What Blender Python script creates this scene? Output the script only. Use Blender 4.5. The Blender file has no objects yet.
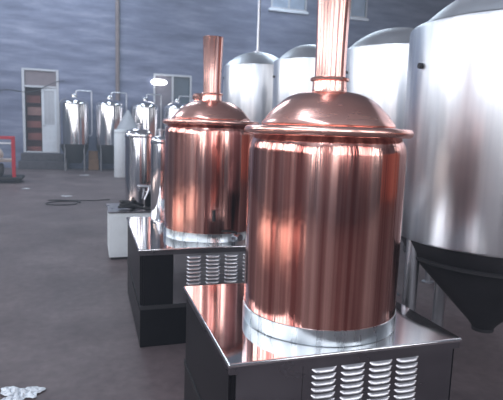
import bpy, bmesh, math, random
from math import sin, cos, pi, radians, sqrt
from mathutils import Vector, Matrix

random.seed(7)
S = bpy.context.scene
COL = S.collection

# ------------------------------------------------------------------ camera
YAW, PITCH, ROLL, EYE = radians(17.8), radians(7.7), radians(1.9), 1.55
cam_d = bpy.data.cameras.new('camera')
cam = bpy.data.objects.new('camera', cam_d)
COL.objects.link(cam)
fw = Vector((sin(YAW) * cos(PITCH), cos(YAW) * cos(PITCH), -sin(PITCH)))
rt = Vector((cos(YAW), -sin(YAW), 0))
up = rt.cross(fw)
r2 = rt * cos(ROLL) + up * sin(ROLL)
u2 = up * cos(ROLL) - rt * sin(ROLL)
m = Matrix((r2, u2, -fw)).transposed().to_4x4()
m.translation = Vector((0, 0, EYE))
cam.matrix_world = m
cam_d.sensor_width = 36.0
cam_d.lens = 36.0 * 500 / 503
cam_d.clip_start = 0.05
S.camera = cam
cam_d.dof.use_dof = True
cam_d.dof.focus_distance = 2.3
cam_d.dof.aperture_fstop = 5.0

# ------------------------------------------------------------------ light
S.view_settings.view_transform = 'Standard'
S.view_settings.look = 'None'
S.view_settings.gamma = 1
S.view_settings.use_curve_mapping = False
S.view_settings.exposure = 0.95

world = bpy.data.worlds.new('overcast_sky')
S.world = world
world.use_nodes = True
world.node_tree.nodes['Background'].inputs[0].default_value = (0.75, 0.86, 1.0, 1)
world.node_tree.nodes['Background'].inputs[1].default_value = 1.2

# thin bluish dust haze in the air
hv = world.node_tree.nodes.new('ShaderNodeVolumeScatter')
hv.inputs['Color'].default_value = (.72, .84, 1, 1)
hv.inputs['Density'].default_value = .0115
hv.inputs['Anisotropy'].default_value = .2
world.node_tree.links.new(hv.outputs[0], world.node_tree.nodes['World Output'].inputs['Volume'])

HX0, HX1, HY0, HY1, HZ = -8.0, 17.0, -7.0, 19.8, 8.2
DAY = (0.92, 0.94, 1.0)


def window_light(name, loc, normal, w, h, radiance, color=DAY):
    """area lamp"""
    d = bpy.data.lights.new(name, 'AREA')
    d.shape = 'RECTANGLE'
    d.size, d.size_y = w, h
    d.energy = radiance * w * h * pi
    d.color = color
    o = bpy.data.objects.new(name, d)
    COL.objects.link(o)
    n = Vector(normal)
    o.rotation_euler = n.to_track_quat('-Z', 'Z').to_euler() if abs(n.z) < .9 else (0, 0, 0)
    o.location = loc
    return o


# openings: (u0, u1, v0, v1)
LEFT_OPEN = [(-6.0, -2.8, 2.4, 7.2), (-1.6, 1.6, 2.4, 7.2), (2.8, 6.0, 2.4, 7.2), (7.6, 10.6, 2.6, 7.2), (12.6, 15.6, 2.6, 7.2)]
FRONT_OPEN = [(-7.2, -3.6, 2.4, 7.4), (-2.0, 2.0, 2.4, 7.4), (4.0, 8.0, 2.6, 7.4), (10.0, 13.6, 2.6, 7.4)]
RIGHT_OPEN = [(2.0, 4.0, 3.6, 6.4), (8.0, 10.0, 3.6, 6.4), (14.0, 16.0, 3.6, 6.4)]
ROOF_OPEN = [(-3.0, -2.0, -4.5, 3.5), (-5.5, -4.1, 11.0, 18.5), (-.6, .8, 12.0, 18.5), (6.0, 7.4, 12.0, 18.5)]  # roof slots and their lamps added to brighten the kettle domes and far wall
L_STREAK = 8.0
L_LEFT, L_FRONT, L_RIGHT, L_ROOF = 3.6, 2.6, 1.2, 6.0
for i, (a, b, c, d) in enumerate(LEFT_OPEN):
    window_light('daylight_left', (HX0 - .02, (a + b) / 2, (c + d) / 2), (1, 0, 0), b - a, d - c, L_LEFT)
for i, (a, b, c, d) in enumerate(FRONT_OPEN):
    window_light('daylight_front', ((a + b) / 2, HY0 - .02, (c + d) / 2), (0, 1, 0), b - a, d - c, L_FRONT)
for i, (a, b, c, d) in enumerate(RIGHT_OPEN):
    window_light('daylight_right', (HX1 + .02, (a + b) / 2, (c + d) / 2), (-1, 0, 0), b - a, d - c, L_RIGHT)
for i, (a, b, c, d) in enumerate(ROOF_OPEN):
    window_light('roof_fill', ((a + b) / 2, (c + d) / 2, HZ + .02), (0, 0, -1), b - a, d - c, L_ROOF, (.72, .86, 1.0))


# added narrow warm lamps outside the left wall, for bright streaks on the kettles
for yy in (0.0, 4.4):
    o = window_light('streak_lamp', (HX0 - 2.2, yy, 8.6), (cos(radians(58)), 0, -sin(radians(58))), 3.2, 5.0, L_STREAK, (1.0, .90, .78))
    o.data.spread = radians(14)

# ------------------------------------------------------------------ materials
def new_mat(name):
    mt = bpy.data.materials.new(name)
    mt.use_nodes = True
    nt = mt.node_tree
    return mt, nt, nt.nodes['Principled BSDF']


def N(nt, typ, **kw):
    n = nt.nodes.new(typ)
    for k, v in kw.items():
        if k in n.inputs:
            n.inputs[k].default_value = v
        else:
            setattr(n, k, v)
    return n


def noise(nt, scale_vec, scale=1.0, detail=4.0, rough=.55):
    tc = N(nt, 'ShaderNodeTexCoord')
    mp = N(nt, 'ShaderNodeMapping')
    mp.inputs['Scale'].default_value = scale_vec
    nz = N(nt, 'ShaderNodeTexNoise')
    nz.inputs['Scale'].default_value = scale
    nz.inputs['Detail'].default_value = detail
    nz.inputs['Roughness'].default_value = rough
    nt.links.new(tc.outputs['Object'], mp.inputs['Vector'])
    nt.links.new(mp.outputs['Vector'], nz.inputs['Vector'])
    return nz.outputs['Fac']


def ramp(nt, fac, stops):
    r = N(nt, 'ShaderNodeValToRGB')
    el = r.color_ramp.elements
    while len(el) < len(stops):
        el.new(.5)
    for e, (p, c) in zip(el, stops):
        e.position = p
        e.color = (c[0], c[1], c[2], 1) if not isinstance(c, (int, float)) else (c, c, c, 1)
    nt.links.new(fac, r.inputs['Fac'])
    return r.outputs['Color']


def bump(nt, p, fac, strength, dist=.01):
    b = N(nt, 'ShaderNodeBump')
    b.inputs['Strength'].default_value = strength
    b.inputs['Distance'].default_value = dist
    nt.links.new(fac, b.inputs['Height'])
    nt.links.new(b.outputs['Normal'], p.inputs['Normal'])


def plain(name, col, rough=.5, metal=0.0, var=.12, vscale=6.0, bumps=0.0):
    mt, nt, p = new_mat(name)
    f = noise(nt, (1, 1, 1), vscale, 4)
    c0 = [c * (1 - var) for c in col]
    c1 = [min(1, c * (1 + var)) for c in col]
    nt.links.new(ramp(nt, f, [(.3, c0), (.7, c1)]), p.inputs['Base Color'])
    p.inputs['Roughness'].default_value = rough
    p.inputs['Metallic'].default_value = metal
    if bumps:
        bump(nt, p, f, bumps)
    return mt


def streaked_metal(name, dark, light, r0, r1, bstr, vec=(9, 9, .25), bd=.01, scale=1.0, stops=(.35, .65)):
    """rolled sheet metal: polish streaks that run up the sheet"""
    mt, nt, p = new_mat(name)
    f = noise(nt, vec, scale, 3)
    nt.links.new(ramp(nt, f, [(stops[0], dark), (stops[1], light)]), p.inputs['Base Color'])
    f2 = noise(nt, (vec[0] * 2.3, vec[1] * 2.3, vec[2] * 3), scale, 3)
    nt.links.new(ramp(nt, f2, [(.3, r0), (.7, r1)]), p.inputs['Roughness'])
    p.inputs['Metallic'].default_value = 1
    bump(nt, p, f, bstr, bd)
    return mt


COPPER = streaked_metal('copper_sheet', (.42, .14, .12), (.97, .56, .48), .09, .20, .34, (22, 22, .16), .012)
COPPER_DOME = streaked_metal('copper_spun', (.80, .42, .36), (.95, .56, .48), .16, .30, .05, (3, 3, 8), .01)
COPPER_PIPE = streaked_metal('copper_pipe', (.86, .49, .43), (.95, .60, .53), .18, .24, .006, (4, 4, .5), .01)
STEEL = streaked_metal('brushed_stainless', (.54, .58, .64), (.84, .85, .88), .28, .40, .24, (7, 7, .04), .02)
STEEL_POL = streaked_metal('polished_stainless', (.62, .62, .66), (.80, .80, .84), .07, .16, .10, (8, 8, .3), .01)
STEEL_MIRROR = streaked_metal('mirror_stainless', (.70, .70, .72), (.80, .80, .82), .04, .09, .008, (3, 3, 1), .01)
STEEL_DOME = streaked_metal('dull_stainless', (.66, .69, .75), (.76, .79, .84), .40, .50, .05, (3, 3, 3), .01)
STEEL_BAND = streaked_metal('satin_steel_band', (.50, .56, .60), (.66, .72, .76), .24, .34, .015, (9, 9, 1), .01)
STEEL_PANEL = streaked_metal('steel_panel', (.22, .21, .235), (.29, .28, .31), .25, .36, .05, (2, 2, 3), .01)
LOUVER = plain('louver_steel', (.50, .50, .53), .30, 1.0)
STEEL_GREY = streaked_metal('grey_steel_panel', (.50, .50, .55), (.60, .60, .65), .30, .42, .05, (2, 2, 3), .01)
STEEL_LEG = plain('steel_leg', (.42, .43, .47), .4, 1.0)
BLACK_GLOSS = plain('black_gloss_panel', (.008, .007, .009), .32, 0, .2)
BLACK_GLOSS.node_tree.nodes['Principled BSDF'].inputs['Specular IOR Level'].default_value = .12
BLACK_MATT = plain('black_matt', (.018, .017, .021), .6, 0, .2)
CONE_DARK = plain('dark_cone', (.020, .019, .024), .55, 0, .25, 5)  # near-black mottled colour for the fermenter cones
WHITE_PAINT = plain('white_paint', (.66, .70, .74), .45, 0, .06)
WHITE_SILO = plain('white_silo_paint', (.72, .76, .82), .5, 0, .05)
GREY_CONE = plain('grey_cone_sheet', (.34, .36, .41), .5, 0, .08)
RED_PAINT = plain('red_paint', (.50, .008, .03), .42, 0, .12)
CARDBOARD = plain('cardboard', (.27, .155, .09), .85, 0, .15)
RUBBER = plain('black_rubber', (.014, .014, .017), .55, 0, .2)
CONCRETE = plain('step_concrete', (.075, .07, .085), .85, 0, .25, 8, .2)
FRAME_WHITE = plain('frame_white', (.50, .52, .58), .5, 0, .08)
SILL_WHITE = plain('sill_white', (.74, .80, .92), .6, 0, .05)
DOOR_WHITE = plain('door_white', (.62, .66, .74), .5, 0, .07)
TRANSOM = plain('transom_board', (.21, .175, .20), .7, 0, .1)
SHELF_RED = plain('red_shelf_board', (.12, .035, .035), .6, 0, .2)
BOX_RED = plain('red_box', (.27, .085, .075), .7, 0, .25, 3)
BOX_PINK = plain('pale_box', (.36, .20, .19), .7, 0, .2, 3)
PIPE_BROWN = plain('brown_pipe', (.20, .16, .165), .6, 0, .15)
CABLE = plain('grey_cable', (.05, .05, .06), .7, 0, .1)
PLASTIC = plain('crumpled_plastic', (.62, .66, .72), .25, 0, .2, 20, .3)
PAPER = plain('paper_scrap', (.62, .64, .70), .8, 0, .05)
BEIGE = plain('beige_casing', (.36, .29, .27), .6, 0, .12)
CREAM = plain('cream_sack', (.52, .44, .40), .8, 0, .1)
GALV = plain('galvanised_pipe', (.62, .64, .70), .35, .9, .08)
BLUE_DOOR = plain('blue_roof_paint', (.10, .12, .16), .8, 0, .1)


def glass_mat(name, col, rough=.05):
    mt, nt, p = new_mat(name)
    f = noise(nt, (1, 1, 1), 1.3, 2)
    nt.links.new(ramp(nt, f, [(.35, [c * .85 for c in col]), (.65, [c * 1.15 for c in col])]), p.inputs['Base Color'])
    p.inputs['Roughness'].default_value = rough
    p.inputs['IOR'].default_value = 1.5
    return mt


PANE_PURPLE = glass_mat('dusty_pane_purple', (.150, .140, .185), .25)
PANE_TEAL = glass_mat('dusty_pane_teal', (.055, .085, .125), .25)
PANE_SKY = glass_mat('dusty_pane_sky', (.36, .44, .58), .3)

lamp_mat, nt_, p_ = new_mat('lit_lamp_glass')
p_.inputs['Emission Color'].default_value = (.95, .97, 1, 1)
p_.inputs['Emission Strength'].default_value = 3.0

# wall plaster: grey-blue, trowelled in level strokes, with worn pale patches
WALL, nt, p = new_mat('grey_plaster')
f1 = noise(nt, (.45, .45, 2.6), 1.6, 6, .62)
f2 = noise(nt, (.12, .12, .35), 1.4, 3)
c1 = ramp(nt, f1, [(.28, (.105, .118, .190)), (.52, (.185, .205, .31)), (.78, (.32, .34, .46))])
c2 = ramp(nt, f2, [(.35, (.82, .82, .84)), (.65, (1.12, 1.12, 1.10))])
mx = N(nt, 'ShaderNodeMix', data_type='RGBA', blend_type='MULTIPLY')
mx.inputs[0].default_value = 1
nt.links.new(c1, mx.inputs[6])
nt.links.new(c2, mx.inputs[7])
nt.links.new(mx.outputs[2], p.inputs['Base Color'])
p.inputs['Roughness'].default_value = .85
bump(nt, p, f1, .25, .02)

# floor: worn concrete with darker stains and pale specks
FLOOR, nt, p = new_mat('worn_concrete')
f1 = noise(nt, (1, 1, 1), 1.1, 7, .65)
f2 = noise(nt, (1, 1, 1), 14, 4, .6)
f3 = noise(nt, (1, .35, 1), .35, 3)
c1 = ramp(nt, f1, [(.30, (.070, .050, .056)), (.52, (.112, .084, .090)), (.75, (.17, .134, .14))])
c2 = ramp(nt, f2, [(.32, (.80, .80, .80)), (.55, (1, 1, 1)), (.72, (1.18, 1.18, 1.2))])
mx = N(nt, 'ShaderNodeMix', data_type='RGBA', blend_type='MULTIPLY')
mx.inputs[0].default_value = 1
nt.links.new(c1, mx.inputs[6])
nt.links.new(c2, mx.inputs[7])
nt.links.new(mx.outputs[2], p.inputs['Base Color'])
nt.links.new(ramp(nt, f3, [(.35, .48), (.65, .66)]), p.inputs['Roughness'])
bump(nt, p, f2, .12, .01)

ROOF = plain('roof_sheet', (.40, .43, .48), .8, 0, .15, 2)
SIDE = plain('side_wall_plaster', (.13, .135, .17), .85, 0, .2, 1.2)


# ------------------------------------------------------------------ mesh helpers
def finish(name, bm, mat, parent=None, loc=None, smooth=True, angle=32):
    bmesh.ops.remove_doubles(bm, verts=bm.verts, dist=1e-6)
    bmesh.ops.recalc_face_normals(bm, faces=bm.faces)
    for f in bm.faces:
        f.smooth = smooth
    for e in bm.edges:
        if len(e.link_faces) == 2 and e.calc_face_angle(0) > radians(50 if id(bm) in BOXED else angle):
            e.smooth = False
    flat_sided = id(bm) in BOXED
    BOXED.discard(id(bm))
    me = bpy.data.meshes.new(name)
    bm.to_mesh(me)
    bm.free()
    me.materials.append(mat)
    o = bpy.data.objects.new(name, me)
    COL.objects.link(o)
    if flat_sided:
        wn = o.modifiers.new('weighted_normals', 'WEIGHTED_NORMAL')
        wn.keep_sharp = True
        wn.weight = 100
    if parent:
        o.parent = parent
    if loc is not None:
        o.location = loc
    return o


def lathe(bm, prof, segs=64, cx=0, cy=0, cap0=False, cap1=False, mat4=None):
    rings = []
    for r, z in prof:
        if r < 1e-5:
            v = bm.verts.new((cx, cy, z))
            rings.append([v])
        else:
            rings.append([bm.verts.new((cx + r * cos(2 * pi * k / segs), cy + r * sin(2 * pi * k / segs), z)) for k in range(segs)])
    for a, b in zip(rings, rings[1:]):
        for k in range(segs):
            k2 = (k + 1) % segs
            if len(a) == 1 and len(b) == 1:
                continue
            if len(a) == 1:
                bm.faces.new((a[0], b[k], b[k2]))
            elif len(b) == 1:
                bm.faces.new((a[k], b[0], a[k2]))
            else:
                bm.faces.new((a[k], b[k], b[k2], a[k2]))
    if cap0 and len(rings[0]) > 1:
        bm.faces.new(rings[0])
    if cap1 and len(rings[-1]) > 1:
        bm.faces.new(rings[-1])
    if mat4 is not None:
        vs = [v for r in rings for v in r]
        bmesh.ops.transform(bm, matrix=mat4, verts=vs)


BOXED = set()


def box(bm, x0, x1, y0, y1, z0, z1, bev=0.0):
    vs = [bm.verts.new((x, y, z)) for x in (x0, x1) for y in (y0, y1) for z in (z0, z1)]
    q = [(0, 1, 3, 2), (4, 6, 7, 5), (0, 4, 5, 1), (2, 3, 7, 6), (0, 2, 6, 4), (1, 5, 7, 3)]
    fs = [bm.faces.new([vs[i] for i in t]) for t in q]
    if bev:
        BOXED.add(id(bm))
        es = list({e for f in fs for e in f.edges})
        bmesh.ops.bevel(bm, geom=es, offset=bev, segments=2, affect='EDGES', profile=.5)


def smooth_path(pts, rad=.05, n=5):
    pts = [Vector(p) for p in pts]
    out = [pts[0]]
    for a, b, c in zip(pts, pts[1:], pts[2:]):
        d1, d2 = (a - b), (c - b)
        r = min(rad, d1.length * .45, d2.length * .45)
        p0, p2 = b + d1.normalized() * r, b + d2.normalized() * r
        for k in range(n + 1):
            t = k / n
            out.append(p0 * (1 - t) ** 2 + b * 2 * t * (1 - t) + p2 * t * t)
    out.append(pts[-1])
    return out


def tube(bm, pts, r, segs=12, bend=.05, cap=True):
    path = smooth_path(pts, bend) if len(pts) > 2 and bend > 0 else [Vector(p) for p in pts]
    prev = None
    rings = []
    t0 = (path[1] - path[0]).normalized()
    side = t0.orthogonal().normalized()
    for i, p in enumerate(path):
        t = (path[min(i + 1, len(path) - 1)] - path[max(i - 1, 0)]).normalized()
        side = (side - t * side.dot(t)).normalized()
        bi = t.cross(side)
        rings.append([bm.verts.new(p + (side * cos(2 * pi * k / segs) + bi * sin(2 * pi * k / segs)) * r) for k in range(segs)])
    for a, b in zip(rings, rings[1:]):
        for k in range(segs):
            bm.faces.new((a[k], a[(k + 1) % segs], b[(k + 1) % segs], b[k]))
    if cap:
        bm.faces.new(rings[0][::-1])
        bm.faces.new(rings[-1])


def B():
    return bmesh.new()


def thing(name, label, cat, loc=(0, 0, 0), group=None, rz=0):
    o = bpy.data.objects.new(name, None)
    o.empty_display_size = .1
    COL.objects.link(o)
    o.location = loc
    o.rotation_euler = (0, 0, rz)
    o['label'] = label
    o['category'] = cat
    if group:
        o['group'] = group
    return o


def tag(o, label, cat, group=None):
    o['label'] = label
    o['category'] = cat
    if group:
        o['group'] = group
    return o


def struct(o):
    o['kind'] = 'structure'
    return o


def dup(root, loc, label, group=None, rz=None):
    r = root.copy()
    COL.objects.link(r)
    r.location = loc
    if rz is not None:
        r.rotation_euler = (0, 0, rz)
    r['label'] = label
    if group:
        r['group'] = group
    for ch in list(root.children):
        c = ch.copy()
        COL.objects.link(c)
        c.parent = r
        for g in list(ch.children):
            d = g.copy()
            COL.objects.link(d)
            d.parent = c
    return r


def part(name, bm, mat, parent, **kw):
    return finish(name, bm, mat, parent, **kw)


# ------------------------------------------------------------------ hall shell
def wall_panels(bm, axis, at, u0, u1, v0, v1, opens, thick, out):
    """a wall with rectangular openings; axis 'x' = plane of constant x"""
    us = sorted({u0, u1} | {a for o in opens for a in o[:2]})
    for a, b in zip(us, us[1:]):
        holes = sorted([(o[2], o[3]) for o in opens if o[0] <= a + 1e-6 and o[1] >= b - 1e-6])
        z = v0
        spans = []
        for h0, h1 in holes:
            if h0 > z:
                spans.append((z, h0))
            z = h1
        if z < v1:
            spans.append((z, v1))
        for s0, s1 in spans:
            lo, hi = sorted((at, at + out * thick))
            if axis == 'x':
                box(bm, lo, hi, a, b, s0, s1)
            elif axis == 'y':
                box(bm, a, b, lo, hi, s0, s1)
            else:
                box(bm, a, b, s0, s1, lo, hi)


bm = B()
box(bm, HX0 - .4, HX1 + .4, HY0 - .4, HY1 + 1.2, -.2, 0)
struct(finish('floor', bm, FLOOR))

DOOR_O = (-2.36, -1.13, .56, 3.55)
WIN_O = (2.26, 3.74, 1.15, 3.66)
HW = [(6.90, 8.46, 6.52, 7.7), (9.70, 11.26, 6.52, 7.7)]
bm = B()
wall_panels(bm, 'y', HY1, HX0 - .3, HX1 + .3, 0, HZ, [DOOR_O, WIN_O] + HW, .3, 1)
struct(finish('wall_far', bm, WALL))
bm = B()
wall_panels(bm, 'x', HX0, HY0 - .3, HY1, 0, HZ, LEFT_OPEN, .3, -1)
struct(finish('wall_left', bm, SIDE))
bm = B()
wall_panels(bm, 'x', HX1, HY0 - .3, HY1, 0, HZ, RIGHT_OPEN, .3, 1)
struct(finish('wall_right', bm, SIDE))
bm = B()
wall_panels(bm, 'y', HY0, HX0, HX1, 0, HZ, FRONT_OPEN, .3, -1)
struct(finish('wall_front', bm, SIDE))
bm = B()
wall_panels(bm, 'z', HZ, HX0 - .3, HX1 + .3, HY0 - .3, HY1 + .3, ROOF_OPEN, .2, 1)
struct(finish('ceiling', bm, ROOF))

# door in the far wall: frame, transom board, open left half with shelves behind, white right leaf
dr = bpy.data.objects.new('door_1', None)
COL.objects.link(dr)
struct(dr)
x0, x1, z0, z1 = DOOR_O
dr.location = ((x0 + x1) / 2, HY1, z0)
W2 = (x1 - x0) / 2
H = z1 - z0
bm = B()
box(bm, -W2, -W2 + .09, -.03, .14, 0, H, .008)
box(bm, W2 - .09, W2, -.03, .14, 0, H, .008)
box(bm, -W2 + .09, W2 - .09, -.03, .14, H - .07, H, .008)
box(bm, -W2 + .09, W2 - .09, -.03, .14, H - .66, H - .59, .008)
box(bm, -W2 + .09, W2 - .09, -.03, .14, 0, .05, .008)
part('door_frame', bm, FRAME_WHITE, dr)
bm = B()
box(bm, -W2 + .09, W2 - .09, .03, .07, H - .59, H - .07)
part('transom_board', bm, TRANSOM, dr)
bm = B()
lx0, lx1 = .02, W2 - .09
box(bm, lx0, lx1, .0, .05, .05, 1.02, .006)
box(bm, lx0, lx0 + .09, .0, .05, 1.02, H - .66, .006)
box(bm, lx1 - .07, lx1, .0, .05, 1.02, H - .66, .006)
box(bm, lx0 + .09, lx1 - .07, .0, .05, H - .76, H - .66, .006)
lf = part('door_leaf', bm, DOOR_WHITE, dr)
bm = B()
box(bm, lx0 + .09, lx1 - .07, .02, .03, 1.02, H - .76)
part('glass_pane', bm, glass_mat('pale_door_pane', (.42, .44, .50), .3), lf)
bm = B()
for k in range(2):
    xx = lx0 + .09 + (lx1 - lx0 - .16) * (k + 1) / 3
    box(bm, xx - .008, xx + .008, .005, .02, 1.02, H - .76)
part('grille_bar', bm, FRAME_WHITE, lf)
bm = B()
tube(bm, [(lx0 + .05, 0, 1.0), (lx0 + .05, -.05, 1.0), (lx0 + .16, -.05, 1.0)], .014, 8, .02)
part('handle', bm, GALV, lf)

# room behind the open half
bm = B()
X0, X1, Y0, Y1 = x0 - .3, x1 + .3, HY1 + .3, HY1 + 1.1
box(bm, X0, X1, Y1, Y1 + .1, 0, 4)
box(bm, X0 - .1, X0, Y0, Y1 + .1, 0, 4)
box(bm, X1, X1 + .1, Y0, Y1 + .1, 0, 4)
box(bm, X0, X1, Y0, Y1, 3.9, 4)
box(bm, X0, X1, Y0, Y1, .42, .52)
struct(finish('wall_store', bm, plain('store_room_plaster', (.16, .10, .10), .8)))

SHX0, SHX1 = x0 + .02, x0 + .66
SHY0, SHY1 = HY1 + .34, HY1 + .66
sh = thing('shelving_unit', 'dark red wooden shelving unit seen through the open left half of the far doorway', 'shelves', ((SHX0 + SHX1) / 2, SHY0, .52))
sw = (SHX1 - SHX0) / 2
sd = SHY1 - SHY0
for s in (-1, 1):
    bm = B()
    box(bm, s * sw - .015 - .015 * s, s * sw + .015 - .015 * s, 0, sd, 0, 2.4, .003)
    part('side_panel', bm, SHELF_RED, sh)
bm = B()
box(bm, -sw + .03, sw - .03, sd - .015, sd, 0, 2.4)
part('back_panel', bm, SHELF_RED, sh)
for k in range(6):
    bm = B()
    box(bm, -sw + .03, sw - .03, 0, sd - .015, .02 + k * .45, .045 + k * .45)
    part('shelf', bm, SHELF_RED, sh)
rows = ['bottom', 'second', 'third', 'fourth', 'top']
for k in range(5):
    h = (.20, .25, .23, .29, .26)[k]
    bm = B()
    wbox = sw * 1.55
    box(bm, -wbox / 2, wbox / 2, 0, .24, 0, h, .008)
    o = finish('storage_box', bm, (BOX_RED, BOX_RED, BOX_RED, BOX_PINK, BOX_RED)[k], loc=(sh.location.x + (-.02, .02, 0, .03, -.01)[k], SHY0 + .03, .52 + .0455 + k * .45))
    tag(o, '%s box on the %s shelf inside the far doorway' % ('pale pink' if k == 3 else 'wide dull red', rows[k]), 'box', 'boxes on the shelves in the doorway')

# steps below the door
bm = B()
box(bm, x0 - .12, x1 + .30, HY1 - .55, HY1, 0, .28, .015)
box(bm, x0 - .06, x1 + .12, HY1 - .28, HY1, .28, .545, .015)
struct(finish('trim_1', bm, CONCRETE))


# windows
def window(n, o, panes, sill=False):
    a, b, c, d = o
    w = bpy.data.objects.new('window_%d' % n, None)
    COL.objects.link(w)
    struct(w)
    w.location = ((a + b) / 2, HY1, c)
    hw, h = (b - a) / 2, d - c
    bm = B()
    t = .075
    box(bm, -hw, -hw + t, -.02, .12, 0, h, .006)
    box(bm, hw - t, hw, -.02, .12, 0, h, .006)
    box(bm, -hw + t, hw - t, -.02, .12, h - t, h, .006)
    box(bm, -hw + t, hw - t, -.02, .12, 0, t, .006)
    box(bm, -t * .5, t * .5, -.02, .12, t, h - t, .006)
    part('window_frame', bm, FRAME_WHITE, w)
    for s, mt in zip((-1, 1), panes):
        bm = B()
        xa, xb = sorted((s * t * .5, s * (hw - t)))
        box(bm, xa, xb, .045, .06, t, h - t)
        part('glass_pane', bm, mt, w)
    if sill:
        bm = B()
        box(bm, -hw - .1, hw + .06, -.10, .10, -.10, 0, .01)
        part('window_sill', bm, SILL_WHITE, w)
    return w


window(1, WIN_O, (PANE_PURPLE, PANE_TEAL))
window(2, HW[0], (PANE_SKY, PANE_SKY), True)
window(3, HW[1], (PANE_SKY, PANE_SKY), True)


# unseen terracotta band on the right wall, added for red reflections in the small tanks
bm = B()
box(bm, HX1 - .02, HX1, HY0, HY1, 0, 3.5)
struct(finish('reflector_band', bm, plain('terracotta_reflector', (.62, .20, .12), .5, 0, .1)))

# ------------------------------------------------------------------ copper kettles
def kettle(label, loc, R, valve=False, chimney=True, up=0.0):
    """origin on the platform top"""
    t = thing('copper_kettle', label, 'kettle', loc, 'copper brewing kettles')
    k = R / .335
    zb = .825 + up
    bm = B()
    lathe(bm, [(R - .004, 0), (R - .004, .06)], 96)
    lathe(bm, [(R, .058), (R + .001, .4), (R, zb - .070), (R - .004, zb - .042), (R - .012, zb - .022), (R - .022, zb - .006), (R - .026, zb + .004)], 96)
    part('body', bm, COPPER, t)
    bm = B()
    lathe(bm, [(R - .002, .0005), (R + .004, .0005), (R + .005, .006), (R + .004, .066), (R - .002, .068)], 96)
    bb = part('base_band', bm, STEEL_BAND, t)
    bb['label'] = 'pale satin steel band round the foot'
    a = R + .022
    bm = B()
    prof = [(R - .075, zb - .001)]
    for i in range(13):
        ang = -pi / 2 + pi * i / 12
        prof.append((a - .018 + .018 * cos(ang), zb + .018 + .019 * sin(ang)))
    prof += [(R - .03, zb + .036), (R - .05, zb + .042), (R - .10, zb + .042)]
    lathe(bm, prof, 96)
    part('rim_flange', bm, COPPER_DOME, t)
    rd = R - .055
    z0 = zb + .040
    prof = [(rd - .002, z0 - .002), (rd + .003, z0 + .006), (rd, z0 + .014)]
    rn = .076 * k
    zt = (1.012 if chimney else 1.10) + up
    for i in range(1, 19):
        q = 1 - (i / 18) ** 1.15
        r = rn + (rd - .003 - rn) * q
        prof.append((r, z0 + .016 + (zt - z0 - .016) * (1 - q ** 2.3)))
    bm = B()
    lathe(bm, prof, 96)
    part('dome_lid', bm, COPPER_DOME, t)
    if chimney:
        bm = B()
        lathe(bm, [(rn + .002, zt - .004), (rn - .003, zt + .012), (rn - .004, zt + .045), (rn + .006, zt + .049), (rn + .007, zt + .058), (rn + .002, zt + .062), (rn - .012, zt + .062)], 48)
        part('neck_collar', bm, COPPER_DOME, t)
        bm = B()
        r0, r1 = .065 * k, .074 * k
        lathe(bm, [(r0, zt + .055), (r0 + .001, zt + .2), (r1, 1.545), (r1 + .002, 1.55), (r1 - .004, 1.55), (r0 - .004, zt + .06)], 48)
        part('chimney', bm, COPPER_PIPE, t)
    else:
        bm = B()
        lathe(bm, [(rn * .7, zt - .01), (rn * .55, zt + .02), (rn * .5, zt + .06), (rn * .8, zt + .07), (rn * .85, zt + .11), (rn * .6, zt + .14), (0, zt + .15)], 32)
        part('lid_cap', bm, COPPER_DOME, t)
    if valve:
        bm = B()
        ax = radians(-72)
        d = Vector((cos(ax), sin(ax), 0))
        p0 = d * (R - .01) + Vector((0, 0, .048))
        p1 = d * (R + .085) + Vector((0, 0, .048))
        tube(bm, [p0, p1], .016, 12)
        tube(bm, [p1 - d * .012, p1 + d * .004], .026, 12)
        v = part('outlet_valve', bm, STEEL_POL, t)
        bm = B()
        q = d * (R + .035) + Vector((0, 0, .048))
        tube(bm, [q, q + Vector((0, 0, .035)), q + Vector((-.11, .0, .045))], .007, 8, .01)
        part('lever', bm, RUBBER, v)
        bm = B()
        ax2 = radians(-98)
        d2 = Vector((cos(ax2), sin(ax2), 0))
        c = d2 * (R + .002) + Vector((0, 0, .19))
        e = c + d2 * .02
        tube(bm, [c - d2 * .01, e], .011, 10)
        tube(bm, [e - Vector((0, 0, .02)), e + Vector((0, 0, .06))], .013, 10)
        part('thermometer', bm, RUBBER, t)
    return t


K1 = kettle('largest copper kettle, in the foreground, its chimney cut off by the top of the photo', (.988, 2.02, .7205), .343)
K2 = kettle('second copper kettle with a short open chimney, behind and left of the largest kettle', (.905, 3.93, .7205), .362, True, True, .05)
K3 = kettle('farthest copper kettle with a small capped knob, peeking over the lid of the second kettle', (1.31, 6.49, .7805), .385, False, False)


# ------------------------------------------------------------------ stainless platforms
def louver_bank(bm, x0, w, y, ztop, n, step, d=.011, h=.0165):
    nu = 12
    for r in range(n):
        zt = ztop - r * step
        rows_ = []
        for j in range(5):
            t = j / 4
            row = []
            for i in range(nu + 1):
                u = -1 + 2 * i / nu
                e = max(0.0, 1 - abs(u) ** 4) ** .5
                out = d * e * sin(t * pi / 2)
                row.append(bm.verts.new((x0 + w / 2 + u * w / 2, y - .0004 - out, zt - h * t * (.35 + .65 * e))))
            rows_.append(row)
        back = [bm.verts.new((v.co.x, y + .004, v.co.z + .001)) for v in rows_[-1]]
        rows_.append(back)
        for a, b in zip(rows_, rows_[1:]):
            for i in range(nu):
                try:
                    bm.faces.new((a[i], a[i + 1], b[i + 1], b[i]))
                except ValueError:
                    pass


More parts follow.
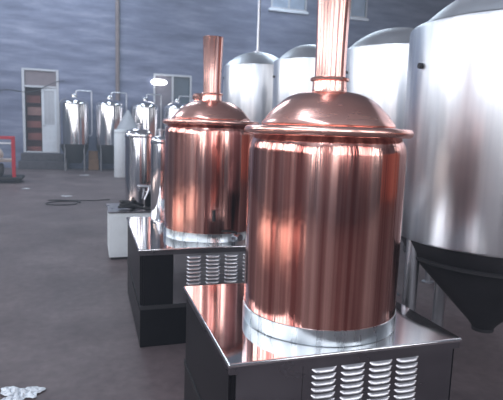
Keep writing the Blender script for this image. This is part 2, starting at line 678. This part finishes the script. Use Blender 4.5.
def platform(label, x0, x1, y0, y1, zt, louver_x, lstep, lw, split, left_mat, right_mat, zl=.31):
    """two-tier stainless stand; origin at the middle of its foot"""
    cx, cy = (x0 + x1) / 2, (y0 + y1) / 2
    t = thing('kettle_platform', label, 'platform', (cx, cy, 0), 'stainless platforms under the kettles')
    hx, hy = (x1 - x0) / 2, (y1 - y0) / 2
    bm = B()
    box(bm, -hx, hx, -hy, hy, zt - .018, zt, .006)
    part('top_panel', bm, STEEL_MIRROR, t)
    bm = B()   # folded lip under the top, all round
    e = .006
    for (a, b, c, d) in ((-hx + e, hx - e, -hy + e, -hy + e + .02), (-hx + e, hx - e, hy - e - .02, hy - e), (-hx + e, -hx + e + .02, -hy + e + .02, hy - e - .02), (hx - e - .02, hx - e, -hy + e + .02, hy - e - .02)):
        box(bm, a, b, c, d, zt - .045, zt - .018)
    part('folded_edge', bm, STEEL_PANEL, t)
    # upper housing panels
    yf = -hy + .012
    sx = split - cx
    bm = B()
    box(bm, -hx + .034, sx - .002, yf, yf + .012, zl, zt - .045)
    fp = part('front_panel', bm, left_mat, t)
    bm = B()
    box(bm, sx, hx - .034, yf, yf + .012, zl, zt - .045)
    lp = part('louvered_panel', bm, right_mat, t)
    for lx in louver_x:
        bm = B()
        louver_bank(bm, lx - cx, lw, yf, zt - .062, 9, lstep)
        part('louver_bank', bm, LOUVER, lp)
    for s in (-1, 1):
        bm = B()
        xs = s * (hx - .018)
        box(bm, xs - .006, xs + .006, -hy + .035, hy - .035, zl, zt - .045)
        part('side_panel', bm, BLACK_GLOSS, t)
    bm = B()
    box(bm, -hx + .03, hx - .03, hy - .024, hy - .012, zl, zt - .045)
    part('rear_panel', bm, STEEL_PANEL, t)
    # ledge between the tiers
    bm = B()
    for (a, b, c, d) in ((-hx + .008, hx - .008, -hy + .008, -hy + .04), (-hx + .008, hx - .008, hy - .04, hy - .008), (-hx + .008, -hx + .04, -hy + .04, hy - .04), (hx - .04, hx - .008, -hy + .04, hy - .04)):
        box(bm, a, b, c, d, zl - .03, zl)
    part('middle_rail', bm, BLACK_MATT, t)
    for sxn in (-1, 1):
        for syn in (-1, 1):
            bm = B()
            px, py = sxn * (hx - .030), syn * (hy - .030)
            box(bm, px - .014, px + .014, py - .014, py + .014, .0, zl - .03)
            box(bm, px - .010, px + .010, py - .010, py + .010, zl, zt - .045)
            part('leg', bm, BLACK_GLOSS, t)
    bm = B()
    box(bm, -hx + .012, hx - .012, -hy + .012, hy - .012, .004, zl - .03)
    part('lower_skirt', bm, BLACK_GLOSS, t)
    return t


platform('mirror topped stainless platform in the foreground carrying the largest copper kettle', .46, 1.48, 1.64, 2.58, .72,
         [.797, .923, 1.048, 1.172], .0265, .104, .76, STEEL_PANEL, STEEL_PANEL)
platform('stainless platform with black front panel and louvers under the second copper kettle', .30, 1.36, 3.45, 4.78, .72,
         [.640, .780, .920, 1.060, 1.20], .028, .105, .545, BLACK_GLOSS, STEEL_GREY)
platform('stainless platform hidden behind the second kettle, carrying the farthest copper kettle', .80, 1.84, 5.95, 7.05, .78,
         [1.0, 1.13], .027, .095, .9, STEEL_PANEL, STEEL_PANEL)


# ------------------------------------------------------------------ big conical fermenters
def fermenter(label, loc, R, z0, z1, dome_h, tip, inset=.055, pipe=False, legs=(45, 135, 225, 315), leg_r=.034):
    t = thing('fermenter', label, 'tank', loc, 'large conical fermenters along the right')
    bm = B()
    lathe(bm, [(R - .02, z0), (R - .004, z0 + .002), (R, z0 + .012), (R, z1 - .03), (R - .004, z1 - .010), (R - .015, z1), (R - inset, z1 + .004), (R - inset - .02, z1)], 96)
    part('shell', bm, STEEL, t)
    bm = B()
    rd = R - inset
    prof = [(rd, z1 + .001)]
    for i in range(1, 17):
        a = i / 16 * pi / 2
        q = 1 - i / 16
        prof.append((rd * q, z1 + .001 + dome_h * (1 - q ** 2.4)))
    lathe(bm, prof, 96)
    part('dome_top', bm, STEEL_DOME, t)
    bm = B()
    rt_ = .065
    lathe(bm, [(R - .018, z0 + .004), (R - .03, z0 - .03), (R * .93 - .02, z0 - .09), (rt_ + .02, tip + .05), (rt_, tip + .02), (rt_, tip), (0, tip)], 96)
    cn = part('cone', bm, CONE_DARK, t)
    bm = B()
    zs = z0 - .11
    rs = R * .93 - .018
    lathe(bm, [(rs - .010, zs + .012), (rs + .006, zs + .006), (rs + .004, zs - .008), (rs - .02, zs - .012)], 96)
    part('weld_seam', bm, BLACK_MATT, cn)
    for deg in legs:
        a = radians(deg)
        bm = B()
        px, py = (R - .055) * cos(a), (R - .055) * sin(a)
        tube(bm, [(px, py, .015), (px, py, z0 + .003)], leg_r, 16)
        lathe(bm, [(.065, 0), (.065, .012), (leg_r + .001, .016)], 20, px, py, True)
        part('leg', bm, STEEL_LEG, t)
    if pipe:
        bm = B()
        tube(bm, [(0, 0, z1 + dome_h - .01), (0, 0, HZ - .002)], .028, 12)
        lathe(bm, [(.09, z1 + dome_h - .004), (.09, z1 + dome_h + .02), (.04, z1 + dome_h + .035)], 24)
        part('vent_pipe', bm, GALV, t)
    bm = B()
    a = radians(176)
    d = Vector((cos(a), sin(a), 0))
    c = d * R + Vector((0, 0, z1 - .24))
    tube(bm, [c - d * .01, c + d * .02], .016, 12)
    part('sample_port', bm, BLACK_MATT, t)
    return t


fermenter('nearest big stainless fermenter with a black cone, cut by the right edge of the photo', (2.33, 2.42, 0), .565, .955, 2.19, .24, .37, .05, legs=(172, 262, 352, 82), leg_r=.042)
fermenter('big stainless fermenter second from the right, behind the nearest one', (3.00, 4.60, 0), .55, 1.0, 2.42, .22, .30, .03, legs=(160, 250, 340, 70))
fermenter('big stainless fermenter half hidden behind the chimney of the largest kettle', (3.08, 6.95, 0), .55, 1.05, 2.60, .24, .30, .05)
fermenter('farthest big fermenter, with a thin pale pipe rising from its domed top', (3.06, 9.45, 0), .645, 1.1, 2.80, .27, .30, .02, pipe=True)


# ------------------------------------------------------------------ small bright tanks along the far wall
def bright_tank(label, loc, R):
    t = thing('serving_tank', label, 'tank', loc, 'small bright tanks along the far wall')
    zb, zs = .92, 2.30
    bm = B()
    prof = [(R - .03, zb), (R, zb + .02), (R, zs)]
    for i in range(1, 11):
        a = i / 10 * pi / 2
        prof.append((max(.09, R * cos(a)), zs + .28 * sin(a)))
    lathe(bm, prof, 48)
    part('body', bm, STEEL_POL, t)
    bm = B()
    lathe(bm, [(.115, zs + .255), (.12, zs + .33), (.10, zs + .37), (0, zs + .385)], 32)
    part('manhole_cover', bm, STEEL_POL, t)
    bm = B()
    lathe(bm, [(R - .028, zb + .004), (R - .03, zb - .10), (.24, zb - .62), (.22, zb - .66), (0, zb - .66)], 48)
    part('cone', bm, BLACK_MATT, t)
    for k in range(4):
        a = radians(45 + 90 * k)
        bm = B()
        px, py = (R - .05) * cos(a), (R - .05) * sin(a)
        tube(bm, [(px, py, .0), (px, py, zb + .015)], .028, 10)
        part('leg', bm, STEEL_LEG, t)
    bm = B()
    tube(bm, [(.06, -.02, zs + .25), (.06, -.02, zs + .50), (R + .08, -.02, zs + .50), (R + .08, -.02, zb + .35), (R - .02, -.02, zb + .30)], .024, 10, .05)
    part('overflow_pipe', bm, GALV, t)
    return t


s1 = bright_tank('leftmost small bright tank by the far wall, next to the white door', (-.58, 18.9, 0), .50)
for x, lab in ((.62, 'second small bright tank from the left, beside the brown wall pipe'),
               (1.86, 'third small bright tank from the left, below the lit lamp'),
               (3.04, 'fourth small bright tank, mostly hidden behind the second copper kettle')):
    dup(s1, (x, 18.9, 0), lab)


# ------------------------------------------------------------------ white cone-topped silo
t = thing('storage_drum', 'tall white drum standing on the floor in front of the small bright tanks', 'drum', (.86, 16.4, 0))
bm = B()
lathe(bm, [(.19, 0), (.20, .02), (.20, 1.48), (.19, 1.50), (0, 1.51)], 40, 0, 0, True)
part('body', bm, WHITE_SILO, t)
bm = B()
lathe(bm, [(.2005, 1.40), (.208, 1.405), (.208, 1.44), (.2005, 1.445)], 40)
part('hoop', bm, WHITE_SILO, t)
t = thing('hopper', 'grey cone-topped hopper just behind the tall white drum', 'hopper', (1.14, 17.2, 0))
bm = B()
lathe(bm, [(.30, .0), (.32, .02), (.32, 1.46), (.31, 1.48)], 40, 0, 0, True, True)
part('body', bm, GREY_CONE, t)
bm = B()
lathe(bm, [(.31, 1.47), (.385, 1.475), (.39, 1.49), (.20, 1.84), (.05, 2.10), (.02, 2.14), (0, 2.15)], 40)
part('cone_top', bm, GREY_CONE, t)

# ------------------------------------------------------------------ white cabinet with vessels
t = thing('cabinet', 'low white metal cabinet on the floor left of the second kettle platform', 'cabinet', (.47, 6.28, 0))
bm = B()
box(bm, -.29, .29, -.30, .36, .03, .56, .006)
part('body', bm, WHITE_PAINT, t)
bm = B()
box(bm, -.30, .30, -.31, .375, .56, .58, .004)
part('worktop', bm, STEEL_PANEL, t)
bm = B()
box(bm, -.27, .27, -.28, .34, 0, .03)
part('plinth', bm, BLACK_MATT, t)
bm = B()
box(bm, -.26, .26, -.306, -.301, .07, .52, .002)
dd = part('door', bm, WHITE_PAINT, t)
bm = B()
tube(bm, [(.20, -.306, .36), (.20, -.325, .36), (.20, -.325, .28), (.20, -.306, .28)], .006, 8, .01)
part('handle', bm, GALV, dd)


def vessel(label, loc, R, h, fitting=True):
    t = thing('filter_vessel', label, 'vessel', loc, 'slim polished vessels')
    bm = B()
    prof = [(R * .92, 0), (R, .015), (R, h)]
    for i in range(1, 9):
        a = i / 8 * pi / 2
        prof.append((max(.012, R * cos(a)), h + R * .5 * sin(a)))
    lathe(bm, prof, 48, 0, 0, True)
    part('body', bm, STEEL_POL, t)
    bm = B()
    lathe(bm, [(R + .001, h - .03), (R + .007, h - .026), (R + .007, h - .012), (R + .001, h - .008)], 48)
    part('clamp_ring', bm, STEEL_POL, t)
    bm = B()
    lathe(bm, [(.02, h + R * .46), (.02, h + R * .5 + .04), (.035, h + R * .5 + .045), (.035, h + R * .5 + .06), (0, h + R * .5 + .062)], 20)
    part('top_fitting', bm, GALV, t)
    return t


v1 = vessel('wide polished steel vessel standing on the white cabinet', (.55, 6.32, .581), .165, .89)
bm = B()
tube(bm, [(-.02, -.15, .28), (-.02, -.20, .28), (.20, -.20, .28)], .016, 10, .03)
pp = part('side_pipe', bm, GALV, v1)
bm = B()
tube(bm, [(.10, -.20, .28), (.10, -.215, .24), (.05, -.22, .12)], .012, 8, .02)
part('hose_tail', bm, GALV, pp)
bm = B()
tube(bm, [(.09, -.20, .29), (.09, -.20, .33), (.15, -.20, .34)], .008, 8, .01)
part('lever', bm, BLACK_MATT, pp)
v2 = vessel('narrow polished steel vessel at the left rear of the second kettle', (.595, 4.62, .7205), .085, .73)

# black hose heaped on the white cabinet
bm = B()
pts = []
for i in range(64):
    a = i / 63 * 2 * pi * 2.6
    pts.append((.39 + .075 * cos(a) * (1 + .15 * sin(a * .37)), 6.09 + .055 * sin(a) + .02 * sin(a * .6), .600 + .0125 * a / pi * 1.3 + .004 * sin(a * 1.7)))
pts += [(.50, 6.05, .63), (.60, 6.02, .605), (.70, 6.02, .602)]
tube(bm, pts, .018, 10, 0)
tag(finish('rubber_hose', bm, RUBBER), 'black rubber hose coiled on top of the white cabinet', 'hose')

# ------------------------------------------------------------------ red trolley at the left edge
t = thing('trolley', 'red framed trolley on a low black base at the left edge', 'trolley', (-2.36, 14.9, 0), rz=radians(2))
bm = B()
box(bm, -.52, .56, -.42, .42, .08, .16, .02)
part('base', bm, BLACK_MATT, t)
for sx in (-.40, .44):
    for sy in (-.32, .32):
        bm = B()
        lathe(bm, [(.02, -.03), (.055, -.03), (.064, -.02), (.064, .02), (.055, .03), (.02, .03)], 20, 0, 0, True, True,
              Matrix.Translation((sx, sy, .065)) @ Matrix.Rotation(pi / 2, 4, 'X'))
        part('wheel', bm, RUBBER, t)
bm = B()
box(bm, .32, .41, -.40, -.32, .16, 1.20, .006)
part('upright', bm, RED_PAINT, t)
bm = B()
box(bm, -.50, -.42, -.40, -.32, .16, 1.16, .006)
part('upright', bm, RED_PAINT, t)
bm = B()
box(bm, -.52, .41, -.40, -.32, 1.16, 1.24, .008)
part('top_bar', bm, RED_PAINT, t)
bm = B()
box(bm, -.42, .32, -.36, .34, .56, .62, .006)
part('tray', bm, BEIGE, t)
bm = B()
box(bm, -.42, .32, -.40, -.34, 1.03, 1.08, .01)
part('crossbar', bm, GALV, t)
# things carried
bm = B()
bmesh.ops.create_icosphere(bm, subdivisions=3, radius=.2)
for v in bm.verts:
    v.co.z = max(v.co.z, -.12) * .9 + .03 * sin(v.co.x * 22) * cos(v.co.y * 18)
    v.co.x *= 1.1
mz = min(v.co.z for v in bm.verts)
for v in bm.verts:
    v.co.z -= mz
tag(finish('sack', bm, CREAM, loc=(-2.48, 14.8, .622)), 'pale cream sack lying on the tray of the red trolley', 'sack')
t = thing('motor', 'dark motor on the black base of the red trolley', 'motor', (-2.46, 14.8, .161))
bm = B()
lathe(bm, [(.06, -.2), (.15, -.18), (.16, -.15), (.16, .15), (.15, .18), (.06, .2)], 28, 0, 0, True, True, Matrix.Translation((0, 0, .19)) @ Matrix.Rotation(pi / 2, 4, 'Y'))
part('casing', bm, plain('motor_grey', (.06, .055, .06), .5), t)
bm = B()
box(bm, -.14, .14, -.12, .12, 0, .05, .006)
part('foot_plate', bm, BLACK_MATT, t)

# ------------------------------------------------------------------ things along the far wall
for n_, (x, y, w, d, h, z, lab) in enumerate([
        (.05, 19.3, .36, .4, .38, 0, 'brown cardboard carton on the floor between the first two small tanks'),
        (.04, 19.3, .33, .38, .30, .382, 'brown cardboard carton stacked on another between the first two small tanks'),
        (1.26, 19.3, .34, .4, .5, 0, 'brown cardboard carton behind the tall white drum')]):
    c = thing('carton', lab, 'carton', (x, y, z), 'cartons by the far wall')
    bm = B()
    box(bm, -w / 2, w / 2, -d / 2, d / 2, 0, h, .006)
    part('body', bm, CARDBOARD, c)
    bm = B()
    box(bm, -.025, .025, -d / 2 - .002, d / 2 + .002, h - .001, h + .001)
    part('tape', bm, BEIGE, c)

t = thing('wall_lamp', 'lit white oval lamp in front of the left window pane on the far wall', 'lamp', (2.46, HY1, 3.33))
bm = B()
box(bm, -.20, .20, -.03, -.022, -.05, .05)
box(bm, -.25, -.20, -.03, .0, -.05, .05)
part('back_plate', bm, FRAME_WHITE, t)
bm = B()
bmesh.ops.create_uvsphere(bm, u_segments=32, v_segments=16, radius=1)
for v in bm.verts:
    v.co = Vector((math.copysign(abs(v.co.x) ** .7, v.co.x) * .31, v.co.y * .07 - .10, v.co.z * .115))
part('lamp_glass', bm, lamp_mat, t)

t = thing('wall_pipe', 'tall brown vertical pipe fixed to the far wall above the small tanks', 'pipe', (.93, HY1 - .09, 0))
bm = B()
tube(bm, [(0, 0, 0), (0, 0, HZ - .005)], .075, 16)
part('pipe', bm, PIPE_BROWN, t)
for z in (1.2, 3.4, 5.6, 7.6):
    bm = B()
    lathe(bm, [(.076, z - .03), (.086, z - .03), (.086, z + .03), (.076, z + .03)], 20)
    part('pipe_clip', bm, PIPE_BROWN, t)

bm = B()
pts = [(-3.4, HY1 - .012, 2.6)]
for i in range(1, 20):
    u = i / 20
    pts.append((-3.4 + 2.6 * u, HY1 - .012 - (.05 if .4 < u < .95 else 0), 2.6 + .55 * u + .10 * sin(u * 9) - .25 * u * (1 - u)))
tube(bm, pts, .012, 8, 0)
tag(finish('electric_cable', bm, CABLE), 'thin dark cable slung across the far wall and the door top', 'cable')

# ------------------------------------------------------------------ litter on the floor
bm = B()
bmesh.ops.create_grid(bm, x_segments=22, y_segments=16, size=.5)
rnd = random.Random(3)
for v in bm.verts:
    x, y = v.co.x, v.co.y
    edge = max(abs(x), abs(y)) * 2
    ang = math.atan2(y, x)
    rr = 1 + .25 * sin(3 * ang + 1) + .12 * sin(7 * ang)
    v.co.x = x * .20 * rr
    v.co.y = y * .16 * rr
    v.co.z = .004 + (1 - edge ** 2) * .028 * abs(sin(x * 17 + 3 * y) * cos(y * 19 - 5 * x)) + rnd.random() * .006
bmesh.ops.solidify(bm, geom=bm.faces[:], thickness=.001)
tag(finish('plastic_wrapper', bm, PLASTIC, loc=(-.41, 2.98, .001), angle=20), 'crumpled clear plastic wrapper on the floor at the lower left corner', 'wrapper')

bm = B()
pts = []
for i in range(60):
    a = i / 59 * 2 * pi * 1.35
    r = .30 + .08 * sin(a * 1.5 + .5)
    pts.append((-.62 + r * cos(a) * (1.1 if a < 5 else 1.25), 10.7 + r * .75 * sin(a), 0.0105 + (.027 if a > 5.6 else .0)))
pts += [(.05, 11.0, 0.0105), (.35, 11.15, 0.0105)]
tube(bm, pts, .010, 8, 0)
tag(finish('floor_hose', bm, RUBBER), 'thin black hose looped on the open floor in front of the small tanks', 'hose')

for (x, y, s, lab) in ((-.55, 11.75, .10, 'pale paper scrap on the floor just beyond the looped hose'),
                       (-.25, 16.9, .13, 'pale paper scrap on the floor in front of the leftmost small tank'),
                       (-1.55, 13.2, .08, 'pale paper scrap alone on the floor below the white door')):
    bm = B()
    ring = [bm.verts.new((s * cos(a) * (1 + .3 * sin(a * 3)), s * .7 * sin(a), .004 + .012 * abs(sin(a * 2)))) for a in [i * 2 * pi / 14 for i in range(14)]]
    cc = bm.verts.new((0, 0, .018))
    for i in range(14):
        bm.faces.new((ring[i], ring[(i + 1) % 14], cc))
    bmesh.ops.solidify(bm, geom=bm.faces[:], thickness=.0015)
    tag(finish('paper_scrap', bm, PAPER, loc=(x, y, .0)), lab, 'paper', 'paper scraps on the floor')
